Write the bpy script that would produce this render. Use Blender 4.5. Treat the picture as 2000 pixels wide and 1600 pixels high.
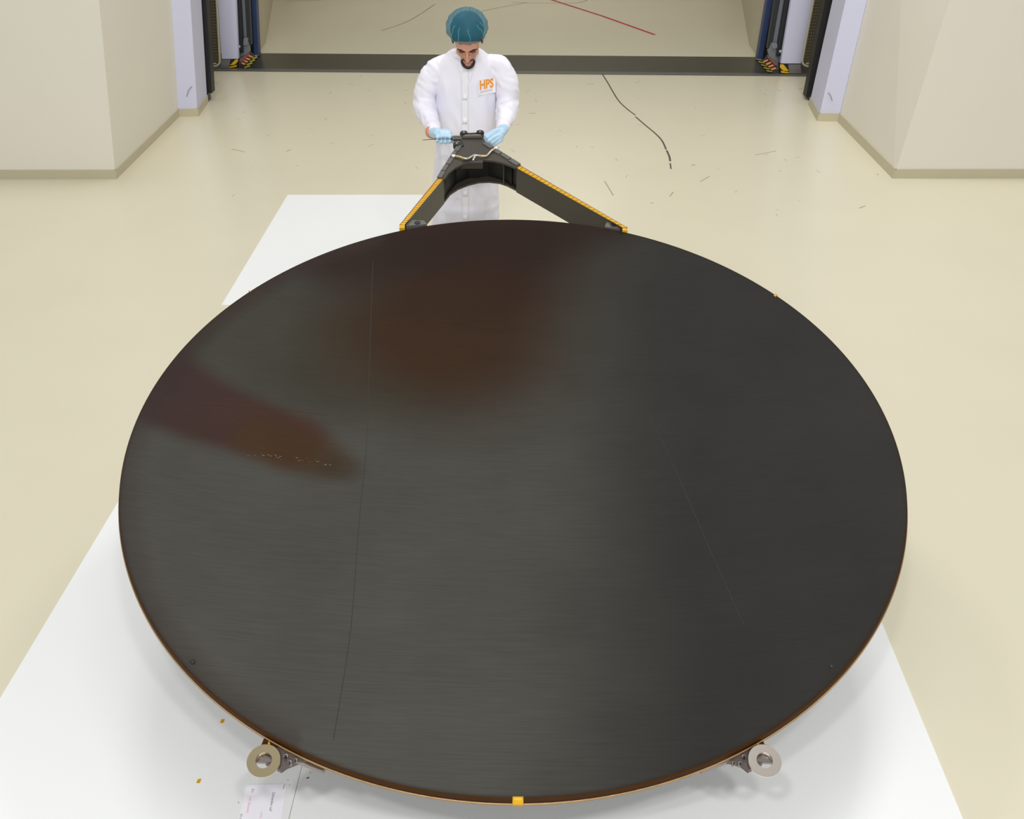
import bpy, bmesh, math, random
from mathutils import Vector, Matrix, noise
from mathutils.bvhtree import BVHTree
for o in list(bpy.data.objects): bpy.data.objects.remove(o)
scene = bpy.context.scene
COL = scene.collection
rad = math.radians
random.seed(4)

# ------------------------------------------------------------------ camera
F = 1988.0; CH = 2.72; PITCH = rad(31.4); YAW = -math.atan(20/(F/math.cos(PITCH))); ROLL = rad(-0.2)
Fw = Vector((math.sin(YAW)*math.cos(PITCH), math.cos(YAW)*math.cos(PITCH), -math.sin(PITCH)))
R0 = Vector((math.cos(YAW), -math.sin(YAW), 0)); U0 = R0.cross(Fw)
RR = math.cos(ROLL)*R0 + math.sin(ROLL)*U0; UU = -math.sin(ROLL)*R0 + math.cos(ROLL)*U0
CAM = Vector((0, 0, CH))
cam = bpy.data.cameras.new('camera'); co = bpy.data.objects.new('camera', cam); COL.objects.link(co)
cam.sensor_width = 36; cam.lens = 36*F/2000; cam.clip_end = 100
co.matrix_world = Matrix(((RR.x, UU.x, -Fw.x, CAM.x), (RR.y, UU.y, -Fw.y, CAM.y), (RR.z, UU.z, -Fw.z, CAM.z), (0, 0, 0, 1)))
scene.camera = co
def ray(x, y): return (x-1000)/F*RR - (y-800)/F*UU + Fw
def onz(x, y, z=0.0):
    d = ray(x, y); return CAM + (z-CH)/d.z*d
def at(x, y, Y):
    d = ray(x, y); return CAM + Y/d.y*d

# ------------------------------------------------------------------ light
w = bpy.data.worlds.new('hall_light'); scene.world = w; w.use_nodes = True
w.node_tree.nodes['Background'].inputs[0].default_value = (0.985, 0.99, 1.0, 1)
w.node_tree.nodes['Background'].inputs[1].default_value = 0.49
def area(name, loc, sx, sy, power, col=(1, 0.985, 0.96), target=None):
    l = bpy.data.lights.new(name, 'AREA'); l.shape = 'RECTANGLE'; l.size = sx; l.size_y = sy; l.energy = power; l.color = col
    o = bpy.data.objects.new(name, l); COL.objects.link(o); o.location = loc
    if target: o.rotation_euler = (Vector(target)-Vector(loc)).to_track_quat('-Z', 'Y').to_euler()
    return o
area('ceiling_lamp.006', (.3, -1.7, 6.6), .4, 0.3, 90, target=(0, 3, 0))
area('ceiling_lamp', (-1.4, -1.7, 6.6), .4, 0.3, 100, target=(-.5, 3, 0))
area('ceiling_lamp.001', (1.45, -1.7, 6.6), .4, 0.3, 100, target=(.5, 3, 0))
area('fill_light_front', (0, -7, 5.2), 5.0, 1.2, 500, target=(0, 3, .5))  # added fill behind the camera, lifts the shadow under the dish front
area('ceiling_lamp.002', (0, 3.6, 7.0), 3.0, 0.8, 60)
area('fill_light_right', (2.8, 8.0, 7.0), 1.6, 0.6, 185)  # unseen fill added to brighten the floor towards the opening, right side
area('fill_light_left', (-2.4, 8.4, 7.0), 1.6, 0.6, 135)  # matching added fill for the left side of that floor
area('far_hall_fill', (0, 16.5, 4.15), 3.0, 1.0, 72)  # no visible source: added to lift the dim far hall floor
scene.view_settings.view_transform = 'Standard'
scene.view_settings.look = 'None'
scene.view_settings.gamma = 1.0
scene.view_settings.use_curve_mapping = False
scene.view_settings.exposure = -0.20

# ------------------------------------------------------------------ materials
def lin(c): return tuple(((v/255)/12.92 if v/255 <= .04045 else ((v/255+.055)/1.055)**2.4) for v in c)
def mat(name, rgb, rough=0.6, metal=0.0, var=0.0, scale=6.0, bump=0.0, bscale=40, spec=0.5, alpha=1.0, stretch=None, linear=False):
    m = bpy.data.materials.new(name); m.use_nodes = True; nt = m.node_tree; b = nt.nodes['Principled BSDF']
    c = rgb if linear else lin(rgb)
    b.inputs['Roughness'].default_value = rough; b.inputs['Metallic'].default_value = metal
    b.inputs['Specular IOR Level'].default_value = spec; b.inputs['Alpha'].default_value = alpha
    tc = nt.nodes.new('ShaderNodeTexCoord'); mp = nt.nodes.new('ShaderNodeMapping')
    nt.links.new(tc.outputs['Object'], mp.inputs[0])
    if stretch: mp.inputs['Scale'].default_value = stretch
    n = nt.nodes.new('ShaderNodeTexNoise'); n.inputs['Scale'].default_value = scale; n.inputs['Detail'].default_value = 4
    nt.links.new(mp.outputs[0], n.inputs[0])
    mx = nt.nodes.new('ShaderNodeMix'); mx.data_type = 'RGBA'
    v = max(var, 0.012)
    mx.inputs[6].default_value = tuple(x*(1-v) for x in c)+(1,); mx.inputs[7].default_value = tuple(min(1, x*(1+v)) for x in c)+(1,)
    nt.links.new(n.outputs[0], mx.inputs[0]); nt.links.new(mx.outputs[2], b.inputs['Base Color'])
    if bump:
        n2 = nt.nodes.new('ShaderNodeTexNoise'); n2.inputs['Scale'].default_value = bscale; n2.inputs['Detail'].default_value = 3
        nt.links.new(mp.outputs[0], n2.inputs[0])
        bp = nt.nodes.new('ShaderNodeBump'); bp.inputs['Strength'].default_value = bump; bp.inputs['Distance'].default_value = 0.01
        nt.links.new(n2.outputs[0], bp.inputs['Height']); nt.links.new(bp.outputs[0], b.inputs['Normal'])
    return m
M = dict(
    floor=mat('epoxy_floor', (217, 211, 187), 0.28, var=0.035, scale=1.3, bump=0.03, bscale=6),
    wall=mat('wall_paint', (226, 222, 210), 0.75, var=0.02, scale=1.5),
    lav=mat('lavender_paint', (204, 206, 230), 0.7, var=0.015),
    base=mat('skirting', (190, 182, 156), 0.45, var=0.03),
    black=mat('black_rubber', (22, 22, 24), 0.5), dark=mat('dark_strip', (38, 41, 46), 0.5),
    thresh=mat('threshold_steel', (62, 61, 54), 0.3, var=0.12, scale=1.4, stretch=(1, .2, 1)),
    rod=mat('grey_steel', (140, 144, 150), 0.4, metal=0.3), blue=mat('blue_paint', (48, 66, 108), 0.45, var=0.1),
    cream=mat('cream_metal', (180, 172, 150), 0.4), perf=mat('perforated_metal', (70, 64, 54), 0.5), hole=mat('hole_dark', (30, 28, 25), .7),
    grey=mat('grey_box', (120, 117, 116), 0.5), yellow=mat('hazard_yellow', (225, 180, 20), 0.5), oran=mat('hazard_orange', (222, 134, 80), 0.5),
    lime=mat('hazard_lime', (190, 190, 60), 0.5), blk=mat('hazard_black', (25, 22, 28), 0.5),
    sheet=mat('white_sheet', (239, 241, 241), 0.35, var=0.008, scale=.8), sheetedge=mat('seam_dark', (105, 104, 98), 0.8),
    brown=mat('rim_brown', (62, 36, 8), 0.6, var=0.25, spec=.12, scale=14, bump=0.2), tan=mat('rim_foil', (168, 136, 92), 0.4, metal=0.2, var=0.25, scale=30, bump=0.4),
    tape=mat('yellow_tape', (214, 164, 0), 0.3, var=0.2, scale=40, bump=0.3), amber=mat('amber_edge', (128, 72, 10), 0.35, var=0.3, scale=40),
    carbon=mat('carbon_panel', (60, 55, 46), 0.42, var=0.08, scale=5), carbon2=mat('carbon_light', (92, 90, 86), 0.45, var=0.08, scale=8),
    cdark=mat('carbon_inner', (13, 12, 12), 0.5), back=mat('dish_back', (40, 38, 35), .6),
    silver=mat('silver_foil', (205, 200, 190), 0.25, metal=0.6, var=0.25, scale=80, bump=0.5), gold=mat('brass_ring', (216, 200, 160), 0.16, metal=1.0, var=.05, scale=8),
    nickel=mat('nickel_ring', (236, 226, 214), 0.22, metal=1.0), bolt=mat('bolt_steel', (150, 140, 135), 0.25, metal=0.9), brkt=mat('bracket', (88, 78, 74), 0.45, metal=.2),
    coat=mat('coat_fabric', (236, 235, 246), 0.85, var=0.01), cuff=mat('cuff_knit', (243, 242, 250), 0.9, bump=.3, bscale=200),
    placket=mat('placket_fabric', (238, 238, 244), 0.8), snap=mat('snap_cover', (247, 247, 250), .6),
    skin=mat('skin', (206, 150, 126), 0.5, var=0.05, scale=20), lips=mat('lips', (190, 112, 102), 0.45), hair=mat('dark_hair', (34, 26, 24), 0.6, var=.3, scale=80),
    eye=mat('eyelid', (120, 76, 60), .4), glove=mat('blue_nitrile', (184, 216, 238), 0.42, var=0.04, scale=30), band=mat('wrist_band', (226, 142, 112), .6),
    net=mat('bouffant_net', (34, 116, 138), 0.75, alpha=0.50, var=.25, scale=16), trous=mat('grey_trousers', (70, 74, 84), .8), shoe=mat('overshoe', (205, 215, 230), .7),
    badge=mat('badge_white', (243, 241, 245), .6), orange=mat('print_orange', (244, 158, 62), .6), pgrey=mat('print_grey', (190, 190, 198), .6),
    paper=mat('paper', (246, 245, 253), .7), ink=mat('ink_grey', (118, 116, 132), .8), pink=mat('ink_pink', (238, 172, 192), .8), red=mat('red_tape', (182, 46, 52), .5),
    scuff=mat('scuff_dark', (82, 78, 64), .6), scuffl=mat('scuff_light', (168, 160, 136), .6), post=mat('stand_grey', (120, 120, 120), .5), tool=mat('tool_dark', (52, 50, 46), .4))

def link(name, me, m=None, parent=None):
    o = bpy.data.objects.new(name, me); COL.objects.link(o)
    if m is not None: me.materials.append(m)
    if parent is not None:
        o.parent = parent; o.matrix_parent_inverse = Matrix.Translation(-Vector(parent.get('_loc', (0, 0, 0))))
    return o
def fin(name, bm, m, parent=None, smooth=False, bevel=0):
    if bevel:
        bmesh.ops.bevel(bm, geom=[e for e in bm.edges if e.is_manifold and e.calc_face_angle(0) > .6], offset=bevel, segments=2, affect='EDGES', profile=.5)
    bmesh.ops.recalc_face_normals(bm, faces=bm.faces)
    me = bpy.data.meshes.new(name); bm.to_mesh(me); bm.free()
    if smooth:
        for p in me.polygons: p.use_smooth = True
    return link(name, me, M[m] if isinstance(m, str) else m, parent)
def empty(name, loc, label, cat, group=None):
    o = bpy.data.objects.new(name, None); COL.objects.link(o); o.location = loc; o['_loc'] = tuple(loc); o.empty_display_size = .1
    o['label'] = label; o['category'] = cat
    if group: o['group'] = group
    return o
def tag(o, label, cat, group=None):
    o['label'] = label; o['category'] = cat
    if group: o['group'] = group
    return o
def struct(o): o['kind'] = 'structure'; return o
def hexa(bm, b, t):                                # bottom quad, top quad
    vb = [bm.verts.new(p) for p in b]; vt = [bm.verts.new(p) for p in t]; n = len(b)
    bm.faces.new(vb[::-1]); bm.faces.new(vt)
    for i in range(n): bm.faces.new((vb[i], vb[(i+1) % n], vt[(i+1) % n], vt[i]))
def box(bm, x0, x1, y0, y1, z0, z1):
    hexa(bm, [(x0, y0, z0), (x1, y0, z0), (x1, y1, z0), (x0, y1, z0)], [(x0, y0, z1), (x1, y0, z1), (x1, y1, z1), (x0, y1, z1)])
def tube(bm, pts, rs, seg=12, caps=True):
    pts = [Vector(p) for p in pts]; rings = []; up = None
    if not hasattr(rs, '__len__'): rs = [rs]*len(pts)
    for i, p in enumerate(pts):
        t = (pts[min(i+1, len(pts)-1)]-pts[max(i-1, 0)]).normalized()
        if up is None: up = Vector((0, 0, 1)) if abs(t.z) < .9 else Vector((1, 0, 0))
        a = t.cross(up).normalized(); b = a.cross(t).normalized(); up = b
        rings.append([bm.verts.new(p+rs[i]*(math.cos(k*2*math.pi/seg)*a+math.sin(k*2*math.pi/seg)*b)) for k in range(seg)])
    for i in range(len(rings)-1):
        for k in range(seg): bm.faces.new((rings[i][k], rings[i][(k+1) % seg], rings[i+1][(k+1) % seg], rings[i+1][k]))
    if caps: bm.faces.new(rings[0][::-1]); bm.faces.new(rings[-1])
def loft(bm, rings):
    vs = [[bm.verts.new(p) for p in r] for r in rings]; n = len(vs[0])
    for i in range(len(vs)-1):
        for k in range(n): bm.faces.new((vs[i][k], vs[i][(k+1) % n], vs[i+1][(k+1) % n], vs[i+1][k]))
    bm.faces.new(vs[0][::-1]); bm.faces.new(vs[-1])
def ball(bm, c, r, seg=20):
    r = r if hasattr(r, '__len__') else (r, r, r)
    bmesh.ops.create_uvsphere(bm, u_segments=seg, v_segments=seg//2+2, radius=1, matrix=Matrix.Translation(c) @ Matrix.Diagonal((r[0], r[1], r[2], 1)))
def balltube(bm, pts, rs, seg=12):
    tube(bm, pts, rs, seg)
    for p, r in zip(pts, rs if hasattr(rs, '__len__') else [rs]*len(pts)): ball(bm, p, r*1.0, seg)
def smoothpath(pts, n=6):
    out = []; P = [Vector(p) for p in pts]
    for i in range(len(P)-1):
        p0, p1, p2, p3 = P[max(i-1, 0)], P[i], P[i+1], P[min(i+2, len(P)-1)]
        for k in range(n):
            t = k/n; out.append(.5*((2*p1)+(p2-p0)*t+(2*p0-5*p1+4*p2-p3)*t*t+(3*p1-p0-3*p2+p3)*t**3))
    out.append(P[-1]); return out
def remeshed(bm, voxel, smooth=4):
    me = bpy.data.meshes.new('t'); bmesh.ops.recalc_face_normals(bm, faces=bm.faces); bm.to_mesh(me); bm.free()
    o = bpy.data.objects.new('t', me); COL.objects.link(o)
    md = o.modifiers.new('r', 'REMESH'); md.mode = 'VOXEL'; md.voxel_size = voxel
    s = o.modifiers.new('s', 'SMOOTH'); s.iterations = smooth; s.factor = .6
    dg = bpy.context.evaluated_depsgraph_get(); dg.update()
    nm = bpy.data.meshes.new_from_object(o.evaluated_get(dg)); bpy.data.objects.remove(o)
    for p in nm.polygons: p.use_smooth = True
    return nm
def textmesh(body, size, matrix, depth=0.0004, bold=0.0):
    cu = bpy.data.curves.new('t', 'FONT'); cu.body = body; cu.size = size; cu.extrude = depth; cu.offset = bold; cu.align_x = 'LEFT'
    cu.resolution_u = 3
    o = bpy.data.objects.new('t', cu); COL.objects.link(o)
    dg = bpy.context.evaluated_depsgraph_get(); dg.update()
    me = bpy.data.meshes.new_from_object(o.evaluated_get(dg)); bpy.data.objects.remove(o)
    me.transform(matrix); me.materials.clear(); return me

# ------------------------------------------------------------------ setting
LEAN = 0.115
bm = bmesh.new(); box(bm, -12, 12, -4, 26, -.2, 0)
floor = struct(fin('floor', bm, 'floor'))
floor['_loc'] = (0, 0, 0)
ZT = 3.4
def leanwall(name, foot, m, lean, z0=0.0, parent=None, z1=ZT):
    bm = bmesh.new(); leans = lean if hasattr(lean, '__len__') else [lean]*len(foot)
    hexa(bm, [(x+l*z0, y, z0) for (x, y), l in zip(foot, leans)], [(x+l*z1, y, z1) for (x, y), l in zip(foot, leans)])
    return fin(name, bm, m, parent)
LC = (-3.309, 8.08); LP = (-3.326, 9.93); LP2 = (-3.140, 9.94); LP3 = (-3.18, 10.45)
RC = (3.044, 8.08); RP = (3.036, 9.74); RP2 = (2.848, 9.75); RP3 = (2.905, 10.33)
def wall_set(side, C, P, P2, P3, s, l1, l2):
    a = struct(leanwall('wall_'+side, [C, (P[0], 10.4), (s*12, 10.4), (s*12, 8.08)][::s or 1], 'wall', [l1, l2, l2, l1][::s or 1]))
    a['_loc'] = (0, 0, 0)
    b = struct(leanwall('trim_%d' % (1 if s < 0 else 2), [P, P2, P3, (P[0]+s*.1, P3[1]+.05)], 'lav', [l2]*4)); b['_loc'] = (0, 0, 0)
    t = .012
    def strip(p, q, nrm, par, name='skirting', z=.075, lean=l1):
        n = Vector((nrm[0], nrm[1], 0))*t
        bm = bmesh.new(); hexa(bm, [(p[0]+n.x, p[1]+n.y, 0), (q[0]+n.x, q[1]+n.y, 0), (q[0]-n.x*.2, q[1]-n.y*.2, 0), (p[0]-n.x*.2, p[1]-n.y*.2, 0)],
            [(p[0]+n.x*.8+lean*z, p[1]+n.y*.8, z), (q[0]+n.x*.8+lean*z, q[1]+n.y*.8, z), (q[0]-n.x*.2+lean*z, q[1]-n.y*.2, z), (p[0]-n.x*.2+lean*z, p[1]-n.y*.2, z)])
        return fin(name, bm, 'base', par)
    strip((s*12, 8.08), (C[0]-s*t, C[1]), (0, -1), a)
    strip((C[0], C[1]-t), (P[0], P[1]), (-s, 0), a)
    strip(P, (P2[0]-s*t, P2[1]), (0, -1), b, lean=l2)
    strip((P2[0], P2[1]-t), P3, (-s, 0), b, lean=l2)
wall_set('left', LC, LP, LP2, LP3, -1, LEAN, .1)
wall_set('right', RC, RP, RP2, RP3, 1, LEAN, .075)

for s_, nm_ in ((-1, 'wall_recess_left'), (1, 'wall_recess_right')):
    bm = bmesh.new(); xa, xb = sorted((s_*3.62-.25*(s_>0), s_*12)); box(bm, xa, xb, 12.85, 13.0, 0, 3.4); struct(fin(nm_, bm, 'wall'))
# dark threshold between the two halls
q = [onz(409, 139), onz(1582, 149.5), onz(1482, 112), onz(504, 104.5)]
q[0] += (q[0]-q[1])*.12; q[1] += (q[1]-q[0])*.1; q[3] += (q[3]-q[2])*.16; q[2] += (q[2]-q[3])*.14
bm = bmesh.new(); hexa(bm, [(p.x, p.y, -.01) for p in q], [(p.x, p.y, .004) for p in q])
thr = struct(fin('trim_3', bm, 'thresh')); thr['_loc'] = (0, 0, 0)
d = (q[3]-q[0]).normalized()*.1
bm = bmesh.new(); hexa(bm, [(p.x, p.y, .003) for p in (q[0], q[1], q[1]+d, q[0]+d)], [(p.x, p.y, .010) for p in (q[0], q[1], q[1]+d, q[0]+d)])
fin('edge_rail', bm, mat('rail_grey', (96, 95, 92), .35), thr)

# far hall: side walls with a jamb, back wall; unseen ceiling and lintel added above the frame to darken it
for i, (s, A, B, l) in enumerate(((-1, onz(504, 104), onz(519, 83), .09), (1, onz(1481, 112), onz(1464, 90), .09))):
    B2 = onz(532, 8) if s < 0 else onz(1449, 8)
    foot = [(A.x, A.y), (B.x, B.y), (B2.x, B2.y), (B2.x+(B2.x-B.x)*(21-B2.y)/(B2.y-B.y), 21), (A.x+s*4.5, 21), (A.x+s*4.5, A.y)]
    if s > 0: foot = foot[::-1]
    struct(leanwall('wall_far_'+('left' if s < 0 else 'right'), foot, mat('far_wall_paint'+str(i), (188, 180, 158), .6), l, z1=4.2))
bm = bmesh.new(); box(bm, -9, 9, 21, 21.2, 0, 4.2); struct(fin('wall_far', bm, 'wall'))
bm = bmesh.new(); box(bm, -9, 9, 13.0, 21.2, 4.2, 4.4); struct(fin('added_unseen_ceiling', bm, 'wall'))
bm = bmesh.new(); box(bm, -12, 12, 12.75, 13.0, 3.4, 8); struct(fin('wall_lintel', bm, 'wall'))

# ---- door gear on both sides of the opening
def member(name, side, px_b, yb, px_t, Y, dep, m, parent, z0=None, ztop=2.9):
    """upright between two picture columns: foot at row yb (world z from depth Y), px at row 0 above"""
    a, b = at(px_b[0], yb, Y), at(px_b[1], yb, Y); c, d_ = at(px_t[0], 0, Y), at(px_t[1], 0, Y)
    z0_ = a.z if z0 is None else z0
    def ex(p, q, z): return p.x+(q.x-p.x)*(z-p.z)/(q.z-p.z)
    bm = bmesh.new()
    hexa(bm, [(ex(a, c, z0_), Y, z0_), (ex(b, d_, z0_), Y, z0_), (ex(b, d_, z0_), Y+dep, z0_), (ex(a, c, z0_), Y+dep, z0_)],
         [(ex(a, c, ztop), Y, ztop), (ex(b, d_, ztop), Y, ztop), (ex(b, d_, ztop), Y+dep, ztop), (ex(a, c, ztop), Y+dep, ztop)])
    return fin(name, bm, m, parent)
def quadslab(name, pts, Y, dep, m, parent, off=0):
    P = [at(x, y, Y) for x, y in pts]
    bm = bmesh.new(); hexa(bm, [(p.x, Y-off, p.z) for p in P], [(p.x, Y-off+dep, p.z) for p in P]); return fin(name, bm, m, parent)
def gear(side, G):
    s = -1 if side == 'left' else 1; dY = -.12 if s < 0 else -.45
    # rubber seal post nearest the pillar
    base = onz(G['post'][0][0], 200); 
    t = empty('seal_post', (base.x, 10.5, 0), 'tall black rubber seal post beside the %s lavender pillar' % side, 'post')
    member('seal', side, G['post'][0], G['post_y'], G['post'][1], 10.5, .12, 'black', t)
    x0 = at(G['post'][0][0], 200, 10.5).x; x1 = at(G['post'][0][1], 200, 10.5).x
    xc = (x0+x1)/2 + s*.02
    bm = bmesh.new(); box(bm, xc-.02, xc+.02, 10.52, 10.6, 0, .14); fin('foot', bm, 'brkt', t)
    bm = bmesh.new(); ball(bm, (xc-s*.015, 10.5, .03), (.014, .02, .03), 10); fin('bolt', bm, 'dark', t, True)
    # perforated guard panel with a cream frame
    Y = 11.95+dY
    fx0, fx1 = G['perf'][0]; gx = at((fx0+fx1)/2, 133, Y)
    t = empty('guard_panel', (gx.x, Y, 0), 'perforated brown metal guard panel with cream frame behind the %s black post' % side, 'panel')
    zb = at(fx0, 131, Y).z; zb = max(zb, .02); zt = 2.6
    def X(px_b, px_t, z):
        p = at(px_b, 131, Y); q = at(px_t, 0, Y); return p.x+(q.x-p.x)*(z-p.z)/(q.z-p.z)
    in_b, in_t, out_b, out_t = G['perf_in'], G['perf_in_t'], G['perf_out'], G['perf_out_t']
    bm = bmesh.new(); hexa(bm, [(X(in_b, in_t, zb+.01), Y+.01, zb+.01), (X(out_b, out_t, zb+.01), Y+.01, zb+.01), (X(out_b, out_t, zb+.01), Y+.03, zb+.01), (X(in_b, in_t, zb+.01), Y+.03, zb+.01)],
        [(X(in_b, in_t, zt), Y+.01, zt), (X(out_b, out_t, zt), Y+.01, zt), (X(out_b, out_t, zt), Y+.03, zt), (X(in_b, in_t, zt), Y+.03, zt)])
    fin('perforated_sheet', bm, 'perf', t)
    # punched holes, joined
    bm = bmesh.new(); wdt = abs(X(in_b, in_t, .3)-X(out_b, out_t, .3)); nx = 6; z = zb+.07
    while z < 1.3:
        xa, xb = X(in_b, in_t, z), X(out_b, out_t, z)
        for k in range(nx):
            x = xa+(xb-xa)*(k+.7)/(nx+.6)
            bmesh.ops.create_circle(bm, cap_ends=True, segments=8, radius=.0055, matrix=Matrix.Translation((x, Y+.006, z)) @ Matrix.Rotation(rad(90), 4, 'X'))
        z += .032
    h = fin('punched_holes', bm, mat('hole_glint_'+side, (138, 126, 104), .5), t); h['kind'] = 'stuff'
    # frame: rounded corner tube on the opening side
    pts = [(X(out_b, out_t, zt), zt), (X(out_b, out_t, 1.2), 1.2), (X(out_b, out_t, .3), .3)]
    xo = X(out_b, out_t, zb+.08); r = .07
    for k in range(0, 7):
        a = k*math.pi/12; pts.append((xo+s*r*(1-math.cos(a)), zb+.08-r*math.sin(a)))
    pts.append((X(in_b, in_t, zb+.01), zb+.01))
    bm = bmesh.new(); tube(bm, [(x, Y, z) for x, z in pts], .012, 8); fin('frame', bm, 'cream', t, True)
    bm = bmesh.new(); xi = X(in_b, in_t, zb+.045); xm = xi+(X(out_b, out_t, zb)-xi)*.7
    box(bm, min(xi, xm), max(xi, xm), Y-.004, Y+.01, zb+.032, zb+.046); fin('label_strip', bm, 'cream', t)
    # lavender door edge panel
    Y2 = 12.05+dY
    p = at(G['lav'][0][0], 118, Y2)
    t = empty('door_leaf_edge', (p.x, Y2, 0), 'pale lavender upright door panel at the %s edge of the opening' % side, 'panel')
    member('panel', side, G['lav'][0], G['lav_y'], G['lav'][1], Y2, .06, 'lav', t)
    quadslab('kick_plate', G['kick'], Y2, .08, 'grey', t, off=.01)
    quadslab('kick_joint', [(G['kick'][0][0], G['kick_y']), (G['kick'][1][0], G['kick_y']), (G['kick'][1][0], G['kick_y']+.8), (G['kick'][0][0], G['kick_y']+.8)], Y2, .01, 'rod', t, off=.014)
    quadslab('hazard_plate', G['haz'], Y2, .08, 'blk', t, off=.012)
    for st in G['haz_st']: quadslab('hazard_stripe', st, Y2, .01, 'yellow', t, off=.018)
    # guide rail with rod and two rubber strips
    Y3 = 12.32+dY
    p = at(G['rod'][0][0], 118, Y3)
    t = empty('guide_rail', (p.x, Y3, 0), 'grey guide rail between black rubber strips on the %s of the opening' % side, 'rail')
    member('rubber_strip', side, G['d2'][0], G['d2_y'], G['d2'][1], Y3-.1, .06, 'dark', t)
    member('rod', side, G['rod'][0], 88, G['rod'][1], Y3, .06, 'rod', t)
    member('rubber_strip', side, G['d1'][0], G['d1_y'], G['d1'][1], Y3-.05, .08, 'dark', t)
    quadslab('lower_bracket', G['foot'], Y3-.06, .06, 'rod', t)
    quadslab('clamp', G['clamp'], Y3-.09, .05, 'rod', t)
    q0 = at(G['pin'][0], G['pin'][1], Y3-.14); bm = bmesh.new(); ball(bm, q0, .02, 10); fin('pin', bm, 'silver', t, True)
    # blue column
    Y4 = 12.53 if s < 0 else 12.28
    p = at(G['blue'][0][0], 106, Y4)
    t = empty('blue_column', (p.x, Y4, 0), 'dark blue upright column at the %s edge of the far hall' % side, 'column')
    member('column', side, G['blue'][0], 105, G['blue'][1], Y4, .12, 'blue', t, z0=0)
    member('shadow_gap', side, G['gap'][0], 105, G['gap'][1], Y4+.02, .1, 'black', t, z0=0)
    # orange black buffer
    Y5 = 12.0+dY
    P = [at(x, y, Y5) for x, y in G['buf']]
    t = empty('bumper_plate', (P[0].x, Y5, 0), 'slanting orange and black striped bumper plate low on the %s' % side, 'bumper')
    quadslab('plate', G['buf'], Y5, .05, 'blk', t)
    quadslab('side_plate', G['bufside'], Y5, .05, mat('bumper_side_'+side, (110, 80, 72), .5), t, off=.01)
    for st in G['buf_st']: quadslab('stripe', st, Y5, .01, 'oran', t, off=.008)
    # tape on the threshold
    T = [onz(x, y, .01) for x, y in G['tape']]
    bm = bmesh.new(); hexa(bm, [(p.x, p.y, .011) for p in T], [(p.x, p.y, .013) for p in T])
    tp = fin('hazard_tape', bm, 'blk'); tag(tp, 'yellow and black hazard tape on the threshold at the %s' % side, 'tape'); tp['_loc'] = (0, 0, 0)
    for st in G['tape_st']:
        T = [onz(x, y, .013) for x, y in st]
        bm = bmesh.new(); hexa(bm, [(p.x, p.y, .0131) for p in T], [(p.x, p.y, .0145) for p in T]); fin('stripe', bm, 'lime', tp)
def cr(x, y): return (380+x/10.667, y/10.667)
gear('left', dict(post=((402.5, 414), (391, 403)), post_y=182, perf=((411, 428), (402, 421)),
    perf_in=408, perf_in_t=398, perf_out=430, perf_out_t=423, lav=((433, 465.5), (425.5, 460.5)), lav_y=115,
    kick=[cr(560, 1240), cr(760, 1240), cr(730, 1410), cr(520, 1410)], kick_y=125.5,
    haz=[cr(755, 1235), cr(915, 1228), cr(890, 1412), cr(720, 1412)],
    haz_st=[[cr(860, 1235), cr(912, 1230), cr(910, 1275), cr(840, 1345), cr(745, 1350)], [cr(740, 1382), cr(895, 1350), cr(880, 1385), cr(725, 1408)]],
    d2=((465.5, 475), (460.5, 469.5)), d2_y=103, d1=((483, 490.5), (478, 486.5)), d1_y=88, rod=((474.5, 483.5), (470, 478)),
    foot=[cr(915, 1100), cr(1010, 1000), cr(1020, 870), cr(1130, 880), cr(1145, 1080), cr(960, 1220), cr(950, 1430), cr(880, 1445), cr(915, 1240)],
    clamp=[cr(1020, 800), cr(1085, 790), cr(1110, 815), cr(1105, 935), cr(1015, 945)], pin=cr(925, 975),
    blue=((496, 505), (491.5, 500)), gap=((485, 497), (482, 492)),
    buf=[cr(950, 1200), cr(1150, 1090), cr(1235, 1180), cr(1040, 1390), cr(960, 1410)], bufside=[cr(945, 1230), cr(1130, 1080), cr(1160, 1120), cr(1010, 1270), cr(960, 1290)],
    buf_st=[[cr(1130, 1140), cr(1230, 1180), cr(1200, 1200), cr(1110, 1165)], [cr(1080, 1195), cr(1170, 1225), cr(1145, 1255), cr(1065, 1225)], [cr(1035, 1245), cr(1120, 1275), cr(1095, 1305), cr(1020, 1270)], [cr(985, 1290), cr(1070, 1325), cr(1050, 1350), cr(980, 1325)]],
    tape=[cr(1000, 1400), cr(1110, 1440), cr(1380, 1130), cr(1240, 1110)],
    tape_st=[[cr(1015+i*57, 1398-i*61), cr(1040+i*57, 1424-i*61), cr(1165+i*50, 1382-i*61), cr(1150+i*50, 1362-i*61)] for i in range(5)]))
def cq(x, y): return (1440+x/6.4, y/6.4)
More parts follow.
